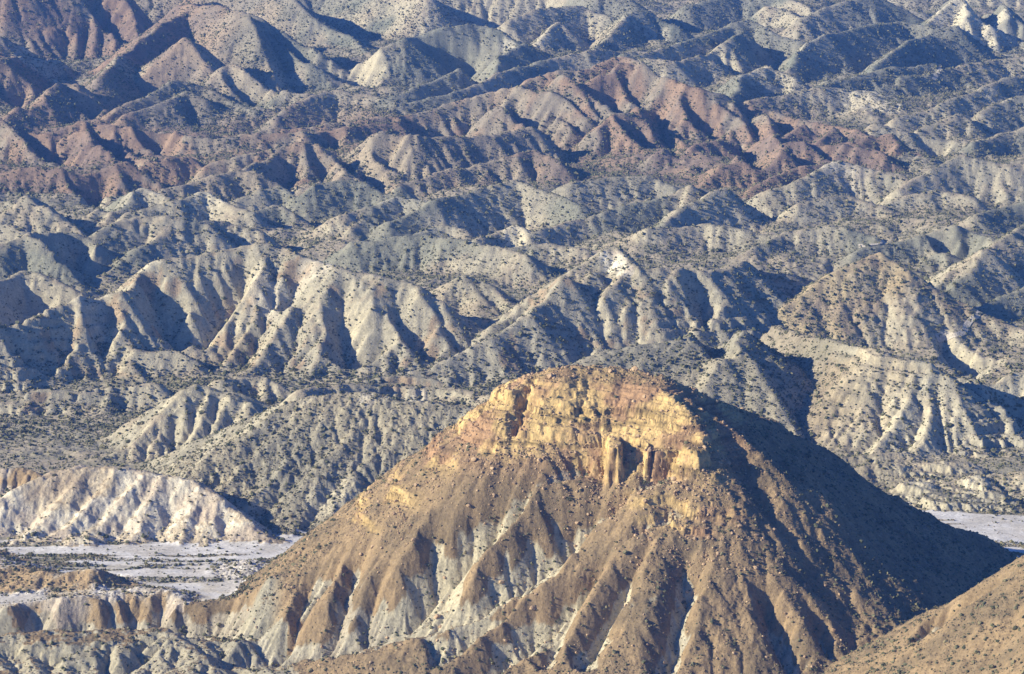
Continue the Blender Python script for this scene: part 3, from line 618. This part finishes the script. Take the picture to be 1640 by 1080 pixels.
# ------------------------------------------------------------------ materials
def new_mat(name):
    m = bpy.data.materials.new(name); m.use_nodes = True
    return m, m.node_tree, m.node_tree.nodes['Principled BSDF']
def ground_mat(name='eroded_ground', bump=.5, speck=1.0):
    m, t, b = new_mat(name); N = t.nodes; L = t.links
    at = N.new('ShaderNodeAttribute'); at.attribute_name = 'ground'
    geo = N.new('ShaderNodeNewGeometry')
    n1 = N.new('ShaderNodeTexNoise'); n1.inputs['Scale'].default_value = .9; n1.inputs['Detail'].default_value = 6; n1.inputs['Roughness'].default_value = .7
    n2 = N.new('ShaderNodeTexNoise'); n2.inputs['Scale'].default_value = .22; n2.inputs['Detail'].default_value = 5
    L.new(geo.outputs['Position'], n1.inputs['Vector']); L.new(geo.outputs['Position'], n2.inputs['Vector'])
    mr = N.new('ShaderNodeMapRange'); mr.inputs[1].default_value = .3; mr.inputs[2].default_value = .7; mr.inputs[3].default_value = .68; mr.inputs[4].default_value = 1.3
    L.new(n1.outputs['Fac'], mr.inputs[0])
    mr2 = N.new('ShaderNodeMapRange'); mr2.inputs[1].default_value = .3; mr2.inputs[2].default_value = .7; mr2.inputs[3].default_value = .85; mr2.inputs[4].default_value = 1.14
    L.new(n2.outputs['Fac'], mr2.inputs[0])
    mu = N.new('ShaderNodeMath'); mu.operation = 'MULTIPLY'; L.new(mr.outputs[0], mu.inputs[0]); L.new(mr2.outputs[0], mu.inputs[1])
    vm = N.new('ShaderNodeVectorMath'); vm.operation = 'SCALE'
    L.new(at.outputs['Color'], vm.inputs[0]); L.new(mu.outputs[0], vm.inputs['Scale'])
    L.new(vm.outputs[0], b.inputs['Base Color'])
    b.inputs['Roughness'].default_value = .95; b.inputs['Specular IOR Level'].default_value = .15
    bp = N.new('ShaderNodeBump'); bp.inputs['Strength'].default_value = bump; bp.inputs['Distance'].default_value = 1.2
    L.new(n1.outputs['Fac'], bp.inputs['Height']); L.new(bp.outputs[0], b.inputs['Normal'])
    return m
GM = ground_mat()
GM_FLAT = ground_mat('valley_ground', bump=.12)

# ------------------------------------------------------------------ land objects
def mesh_np(name, V, F, mat=None, col=None, smooth=True):
    """V (n,3) F (m,k) fast mesh"""
    me = bpy.data.meshes.new(name)
    n, (m, k) = len(V), F.shape
    me.vertices.add(n); me.vertices.foreach_set('co', V.astype(np.float32).ravel())
    me.loops.add(m*k); me.loops.foreach_set('vertex_index', F.astype(np.int32).ravel())
    me.polygons.add(m); me.polygons.foreach_set('loop_start', np.arange(0, m*k, k, dtype=np.int32))
    me.polygons.foreach_set('loop_total', np.full(m, k, np.int32))
    me.polygons.foreach_set('use_smooth', np.full(m, smooth, bool))
    if col is not None:
        a = me.color_attributes.new('ground', 'FLOAT_COLOR', 'POINT')
        a.data.foreach_set('color', np.concatenate([col, np.ones((n, 1))], 1).astype(np.float32).ravel())
    me.update(calc_edges=True)
    if mat: me.materials.append(mat)
    o = bpy.data.objects.new(name, me); C.objects.link(o)
    return o
SHEETS = []
for X_, Y_ in ((XA, YA), (XB, YB)):
    SHEETS.append([X_, Y_] + list(dress(X_, Y_)))
# one seam: the fine sheet's last row follows the coarse sheet's first
for q in (2, 3):
    a = SHEETS[0][q]; b = SHEETS[1][q]
    a[-1, ::2] = b[0]; a[-1, 1::2] = (b[0][:-1]+b[0][1:])/2
log('dressed')
Ps, Cs, Qs, fos, base_i = [], [], [], [], 0
for (X_, Y_, Z_, C_, O_, RK_, *_r) in SHEETS:
    nj, ni = X_.shape; idx = np.arange(nj*ni).reshape(nj, ni)+base_i; base_i += nj*ni
    Qs.append(np.stack([idx[:-1, :-1], idx[:-1, 1:], idx[1:, 1:], idx[1:, :-1]], -1).reshape(-1, 4))
    g_ = O_[:-1, :-1].copy()
    cap = (RK_[:-1, :-1] > .35) & (g_ == GI['bu'])
    g_[cap] = 99
    fos.append(g_.ravel()); Ps.append(np.stack([X_.ravel(), Y_.ravel(), Z_.ravel()], 1)); Cs.append(np.clip(C_.reshape(-1, 3), .02, .9))
Q = np.concatenate(Qs); fo = np.concatenate(fos); P3 = np.concatenate(Ps); CC = np.concatenate(Cs)
GI['cap'] = 99
LAND = [
 ('butte', ['bu'], 'steep brown hill topped by layered orange rock in front of the pale badlands'),
 ('caprock', ['cap'], 'orange layered cliff rock around the top of the butte'),
 ('foreground_slope', ['fs'], 'brown scrubby slope rising towards the lower right corner'),
 ('gullied_terrace', ['fg'], 'grey terrace edge cut into fluted gullies at the bottom left'),
 ('pale_hill', ['pa'], 'bare cream coloured ribbed hill beside the dry riverbed'),
 ('low_mounds', ['or'], 'low tan and white mounds scattered on the river plain'),
 ('grey_hill', ['gr'], 'broad grey hill with slanting streaks behind the left side of the butte'),
 ('fluted_hill', ['fl'], 'pointed grey hill with dark ribbed right face above the pale hill'),
 ('long_hill', ['m1'], 'long pale eroded hill with steep spurs left of centre'),
 ('cliff_hill', ['m2'], 'grey hill with a cream rock knob and a deep shaded cleft right of centre'),
 ('grey_peak', ['m3'], 'smooth grey pointed hill just behind the right shoulder of the butte'),
 ('tan_peak', ['m4'], 'tan tinted pyramid shaped hill dotted with shrubs on the right'),
 ('white_cliff_hill', ['m5'], 'hill with white layered cliffs at the right edge above the plain'),
 ('rolling_hills', ['mb'], 'rolling scrub covered grey hills between the red ridge and the pale hills'),
 ('red_ridge', ['rr'], 'reddish ridge with dark ravines crossing the upper half'),
 ('far_hills', ['fh'], 'hazy blue grey hills along the top of the picture'),
 ('river_plain', ['floor'], 'flat valley ground with white salt crust and dry riverbed between the hills'),
]
for name, gs, label in LAND:
    sel = np.isin(fo, [GI[g] for g in gs])
    f = Q[sel]
    if not len(f): continue
    used, inv = np.unique(f, return_inverse=True)
    o = mesh_np(name, P3[used], inv.reshape(-1, 4), GM_FLAT if name == 'river_plain' else GM, CC[used])
    o['label'] = label
    if name == 'caprock': o.parent = bpy.data.objects['butte']
    else: o['kind'] = 'structure'
# dirt tracks: thin ribbons lying on the land
def track(pts, wdt, label):
    W = []
    for a, b in zip(pts[:-1], pts[1:]):
        for q in np.linspace(0, 1, 14, endpoint=False): W.append(hit(Zf, fx, fy, a[0]+(b[0]-a[0])*q, a[1]+(b[1]-a[1])*q)[:2])
    W = np.array(W); ok = [0]
    for i in range(1, len(W)):
        if 1.2 < np.hypot(*(W[i]-W[ok[-1]])) < 40: ok.append(i)
    W = W[ok]
    for _ in range(2): W[1:-1] = (W[:-2]+2*W[1:-1]+W[2:])/4
    T = np.gradient(W, axis=0); T /= np.linalg.norm(T, axis=1)[:, None]+1e-9; Nn = np.stack([-T[:, 1], T[:, 0]], 1)
    cols = [W+Nn*wdt*k for k in (-.5, 0, .5)]
    V = np.concatenate([np.column_stack([c, pick(2, c[:, 0]/np.maximum(c[:, 1], 950), c[:, 1])+.35]) for c in cols]); n = len(W)
    F = np.array([[i+k*n, i+1+k*n, i+1+(k+1)*n, i+(k+1)*n] for k in (0, 1) for i in range(n-1)])
    o = mesh_np('dirt_track', V, F, GM, np.tile([.52, .45, .33], (len(V), 1))); o['kind'] = 'structure'; o['label'] = label
def pick(q, u, y):
    out = np.zeros(len(u))
    for k, (ys_, n) in enumerate(((np.array(yn), UN), (np.array(yf_), UF))):
        m = (y < YS) if k == 0 else (y >= YS)
        j = np.clip(np.searchsorted(ys_, y[m]), 1, len(ys_)-1); i = (u[m]+.235)/.47*(n-1); i0 = np.clip(i.astype(int), 0, n-2); fi = i-i0
        fj = (y[m]-ys_[j-1])/(ys_[j]-ys_[j-1]); A = SHEETS[k][q]
        if q == 4: out[m] = A[j, i0]
        else: out[m] = (A[j-1, i0]*(1-fi)+A[j-1, i0+1]*fi)*(1-fj)+(A[j, i0]*(1-fi)+A[j, i0+1]*fi)*fj
    return out
track([(1500,545),(1528,541),(1545,535),(1548,522),(1560,512),(1572,500),(1566,492)], 3.2, 'pale dirt track winding below the tan pyramid hill at the right')
track([(1375,398),(1400,392),(1430,388),(1462,380),(1458,368),(1440,358),(1432,350)], 3.0, 'pale dirt track crossing the rolling hills on the right')
track([(1495,130),(1502,118),(1508,108),(1520,106)], 3.4, 'short pale dirt track far away at the upper right')
log('land')

# ------------------------------------------------------------------ shrubs
def veg_mat():
    m, t, b = new_mat('desert_scrub'); N = t.nodes; L = t.links
    geo = N.new('ShaderNodeNewGeometry')
    r = N.new('ShaderNodeTexNoise'); r.inputs['Scale'].default_value = .6; r.inputs['Detail'].default_value = 4
    L.new(geo.outputs['Position'], r.inputs['Vector'])
    cr = N.new('ShaderNodeValToRGB')
    e = cr.color_ramp.elements
    e[0].position = .36; e[0].color = (.065, .07, .035, 1)
    e[1].position = .62; e[1].color = (.24, .20, .10, 1)
    x = cr.color_ramp.elements.new(.5); x.color = (.12, .12, .062, 1)
    L.new(r.outputs['Fac'], cr.inputs['Fac']); L.new(cr.outputs[0], b.inputs['Base Color'])
    b.inputs['Roughness'].default_value = .9; b.inputs['Specular IOR Level'].default_value = .1
    return m
VM = veg_mat()
def ico():
    import bmesh
    bm = bmesh.new(); bmesh.ops.create_icosphere(bm, subdivisions=1, radius=1)
    V = np.array([v.co[:] for v in bm.verts]); F = np.array([[v.index for v in f.verts] for f in bm.faces]); bm.free()
    return V, F
IV, IF = ico()
OV = np.array([[1,0,0],[0,1,0],[-1,0,0],[0,-1,0],[0,0,1.]]); OF = np.array([[0,1,4],[1,2,4],[2,3,4],[3,0,4]])

NC = 2200000
cu = rng.uniform(-.225, .225, NC); cyv = np.sqrt(rng.uniform(760**2, 3400**2, NC)); cxv = cu*np.maximum(cyv, 950)
ow = pick(4, cu, cyv).astype(int); sl_ = pick(6, cu, cyv); zz_ = pick(2, cu, cyv); rk = pick(5, cu, cyv); facing = pick(7, cu, cyv); rv = pick(8, cu, cyv)
def box(Z, k):
    p = np.pad(Z, k, mode='edge'); c = p.cumsum(0).cumsum(1); c = np.pad(c, ((1, 0), (1, 0))); q = 2*k+1
    return (c[q:, q:]-c[:-q, q:]-c[q:, :-q]+c[:-q, :-q])/(q*q)
clump = fbm(cxv/55, cyv/55, 3, 300)+.6*fbm(cxv/16, cyv/16, 2, 310)
dens = .6+.34*clump
dens = dens*(1-np.where(cyv > 1290, .7*sstep(.85, 1.35, sl_), .75*sstep(.65, .95, sl_)))
conv = Zf-box(Zf, 5); cvx = sample(conv, fx, fy, cxv, cyv)
dens = dens*(1-.55*sstep(.4, 2.0, cvx)) + .30*sstep(-.3, -1.8, cvx)
# land falling to the right (away from the sun) carries more growth
dens = dens + .18*sstep(.1, -.4, facing)
gd = {'bu': .75, 'fs': .9, 'fg': .25, 'pa': .10, 'or': .3, 'gr': .9, 'fl': .7, 'm1': 1., 'm2': 1.1, 'm3': 1., 'm4': 1.1, 'm5': .8, 'mb': .85, 'rr': 1.1, 'fh': .85, 'floor': 1.}
dens = dens*np.array([gd[g] for g in GR])[ow]
dens[rv > 2.3] *= .05; m_ = (rv > 1.5) & (rv <= 2.3); dens[m_] = dens[m_]*1.2+.3
dens[rk > .3] *= .15
dens *= np.where(cyv < 1330, .8, 1.)
keep = rng.random(NC) < np.clip(dens, 0, 1)
sx, sy, sz, sow = cxv[keep], cyv[keep], zz_[keep], ow[keep]
szr = np.exp(rng.normal(0, .5, len(sx)))*(.30+.05*sstep(1300, 1400, sy))*(1+.18*sstep(1400, 2600, sy))
szr = np.clip(szr, .22, 1.7)
log(len(sx), 'shrubs')
vis = (np.abs(sx/sy) < .182) & (sy > 900)
near_order = np.argsort(-np.where(vis, szr/sy, 0))[:300]
isn = np.zeros(len(sx), bool); isn[near_order] = True

def blob(V, F, px, py, pz, s, jit):
    n = len(px); k = len(V)
    rot = rng.uniform(0, 6.283, n); cs, sn = np.cos(rot), np.sin(rot)
    W = np.repeat(V[None], n, 0)*(1+jit*rng.uniform(-1, 1, (n, k, 1)))
    x = W[..., 0]*cs[:, None]-W[..., 1]*sn[:, None]; y = W[..., 0]*sn[:, None]+W[..., 1]*cs[:, None]
    out = np.stack([px[:, None]+x*s[:, None], py[:, None]+y*s[:, None], pz[:, None]+(W[..., 2]*.8+.35)*s[:, None]], -1)
    FF = (F[None]+(np.arange(n)*k)[:, None, None]).reshape(-1, F.shape[1])
    return out.reshape(-1, 3), FF
rest = ~isn
a = rest & (sy < 1500); b_ = rest & (sy >= 1500)
Va, Fa = blob(IV, IF, sx[a], sy[a], sz[a], szr[a], .38)
Vb, Fb = blob(OV, OF, sx[b_], sy[b_], sz[b_]-.2, szr[b_]*1.15, .35)
V = np.concatenate([Va, Vb]); F = np.concatenate([Fa, Fb+len(Va)])
o = mesh_np('desert_scrub', V, F, VM, smooth=False)
o['kind'] = 'stuff'; o['label'] = 'countless small dark shrubs dotting every slope of the badlands'; o['category'] = 'scrub'
# dry grass tufts on the nearer slopes
NG = 520000
gu = rng.uniform(-.225, .225, NG); gyv = np.sqrt(rng.uniform(800**2, 1250**2, NG)); gxv = gu*np.maximum(gyv, 950)
g_o = pick(4, gu, gyv).astype(int); gz_ = pick(2, gu, gyv); g_s = pick(6, gu, gyv); g_r = pick(5, gu, gyv); g_v = pick(8, gu, gyv)
gdn = (.5+.35*fbm(gxv/30, gyv/30, 3, 320))*np.array([{'bu': 1.1, 'fs': 1.1, 'fg': .4, 'pa': .12, 'or': .5, 'gr': .7, 'floor': .7}.get(g, .5) for g in GR])[g_o]*(1-.8*sstep(.8, 1.1, g_s))
gdn[g_r > .3] *= .2; gdn[g_v > 2.3] *= .05
kp = rng.random(NG) < gdn
Vg, Fg = blob(OV, OF, gxv[kp], gyv[kp], gz_[kp]-.05, np.exp(rng.normal(0, .35, kp.sum()))*.2, .4)
def grass_mat():
    m, t, b = new_mat('dry_grass'); N = t.nodes; L = t.links
    geo = N.new('ShaderNodeNewGeometry'); r = N.new('ShaderNodeTexNoise'); r.inputs['Scale'].default_value = .6
    cr = N.new('ShaderNodeValToRGB'); e = cr.color_ramp.elements
    e[0].position = .35; e[0].color = (.10, .085, .045, 1); e[1].position = .65; e[1].color = (.24, .16, .075, 1)
    L.new(geo.outputs['Position'], r.inputs['Vector']); L.new(r.outputs['Fac'], cr.inputs['Fac']); L.new(cr.outputs[0], b.inputs['Base Color'])
    b.inputs['Roughness'].default_value = .9
    return m
o = mesh_np('dry_grass', Vg, Fg, grass_mat(), smooth=False)
o['kind'] = 'stuff'; o['label'] = 'low tufts of dry grass covering the brown slopes of the butte'
# broken rock below the cliffs
NR = 90000
ru = rng.uniform(-.10, .12, NR); ryv = rng.uniform(940, 1110, NR); rxv = ru*ryv
r_o = pick(4, ru, ryv).astype(int); r_k = pick(5, ru, ryv); rz_ = pick(2, ru, ryv)
rk_up = pick(5, ru, np.minimum(ryv+9, 1300)); rk_up2 = pick(5, ru, np.minimum(ryv+18, 1300))
kp = (r_o == GI['bu']) & (rng.random(NR) < np.clip(.55*rk_up+.25*rk_up2+.04, 0, 1)*np.where(r_k > .4, .35, 1.))
Vr, Fr = blob(IV, IF, rxv[kp], ryv[kp], rz_[kp]-.1, np.exp(rng.normal(-1.5, .55, kp.sum())), .35)
rm, rt, rb = new_mat('broken_rock'); rb.inputs['Roughness'].default_value = .95
rn = rt.nodes.new('ShaderNodeTexNoise'); rn.inputs['Scale'].default_value = .5; rc = rt.nodes.new('ShaderNodeValToRGB'); rg = rt.nodes.new('ShaderNodeNewGeometry')
rc.color_ramp.elements[0].position = .35; rc.color_ramp.elements[0].color = (.30, .19, .10, 1); rc.color_ramp.elements[1].position = .65; rc.color_ramp.elements[1].color = (.52, .36, .19, 1)
rt.links.new(rg.outputs['Position'], rn.inputs['Vector']); rt.links.new(rn.outputs['Fac'], rc.inputs['Fac']); rt.links.new(rc.outputs[0], rb.inputs['Base Color'])
o = mesh_np('rubble', Vr, Fr, rm, smooth=False)
o['kind'] = 'stuff'; o['label'] = 'broken orange rock scattered below the cliffs of the butte'
# the 300 that show largest, each a shrub of its own: a tuft of twigs and leaf clumps
def shrub_mesh(seed):
    r = np.random.default_rng(seed)
    Vs, Fs, n = [], [], 0
    for k in range(46):
        th = r.uniform(0, 6.283); el = r.uniform(.1, 1.45); rad = r.uniform(.45, 1.0)
        c = np.array([math.cos(th)*math.cos(el), math.sin(th)*math.cos(el), math.sin(el)*.85])*rad
        q = r.normal(size=(4, 3))*.17+c; q[3] = c*1.22 + r.normal(size=3)*.05
        Vs.append(q); Fs.append(np.array([[0,1,2],[0,1,3],[1,2,3],[0,2,3]])+n); n += 4
    for k in range(9):
        th = r.uniform(0, 6.283); el = r.uniform(.4, 1.4); c = np.array([math.cos(th)*math.cos(el), math.sin(th)*math.cos(el), math.sin(el)])*.8
        q = np.array([[-.04, 0, -.3], [.04, .02, -.3], [0, .05, -.3], c]); Vs.append(q); Fs.append(np.array([[0,1,3],[1,2,3],[2,0,3]])+n); n += 4
    return np.concatenate(Vs), np.concatenate(Fs)
protos = []
for k in range(5):
    v, f = shrub_mesh(40+k)
    o = mesh_np('shrub', v, f, VM, smooth=False); protos.append(o)
SPOT = {'bu': 'on the brown flank of the butte', 'fs': 'on the brown slope in the lower right corner', 'fg': 'among the grey gullies at the lower left', 'floor': 'on the open valley ground',
        'or': 'on the low tan mounds beside the riverbed', 'gr': 'on the broad grey hill behind the butte', 'pa': 'on the cream ribbed hill', 'fl': 'on the pointed fluted hill'}
first = [True]*5
for n_, q in enumerate(near_order):
    k = n_ % 5
    o = protos[k] if first[k] else protos[k].copy()
    if not first[k]: C.objects.link(o)
    first[k] = False
    o.location = (sx[q], sy[q], sz[q]); s = szr[q]*1.15; o.scale = (s, s, s*.9); o.rotation_euler = (0, 0, rng.uniform(0, 6.28))
    g = GR[sow[q]]
    where = SPOT.get(g, 'on the hills behind the butte')
    o['label'] = 'rounded dark olive shrub growing ' + where
    o['category'] = 'shrub'; o['group'] = 'shrubs ' + where
log('scrub')

# ------------------------------------------------------------------ air
me = bpy.data.meshes.new('haze')
xs_, ys_, zs_ = (-1200, 1200), (-60, 3800), (-75, 420)
vv = [(x, y, z) for z in zs_ for y in ys_ for x in xs_]
me.from_pydata(vv, [], [(0,2,3,1),(4,5,7,6),(0,1,5,4),(2,6,7,3),(0,4,6,2),(1,3,7,5)]); me.update()
hz = bpy.data.objects.new('haze', me); C.objects.link(hz)
hz['kind'] = 'stuff'; hz['label'] = 'thin blue air between the viewer and the far hills'
m = bpy.data.materials.new('air'); m.use_nodes = True; t = m.node_tree; t.nodes.clear()
pv = t.nodes.new('ShaderNodeVolumePrincipled'); pv.inputs['Color'].default_value = (.17, .40, 1, 1); pv.inputs['Density'].default_value = .00007
mo = t.nodes.new('ShaderNodeOutputMaterial'); t.links.new(pv.outputs[0], mo.inputs['Volume'])
me.materials.append(m)
log('done')
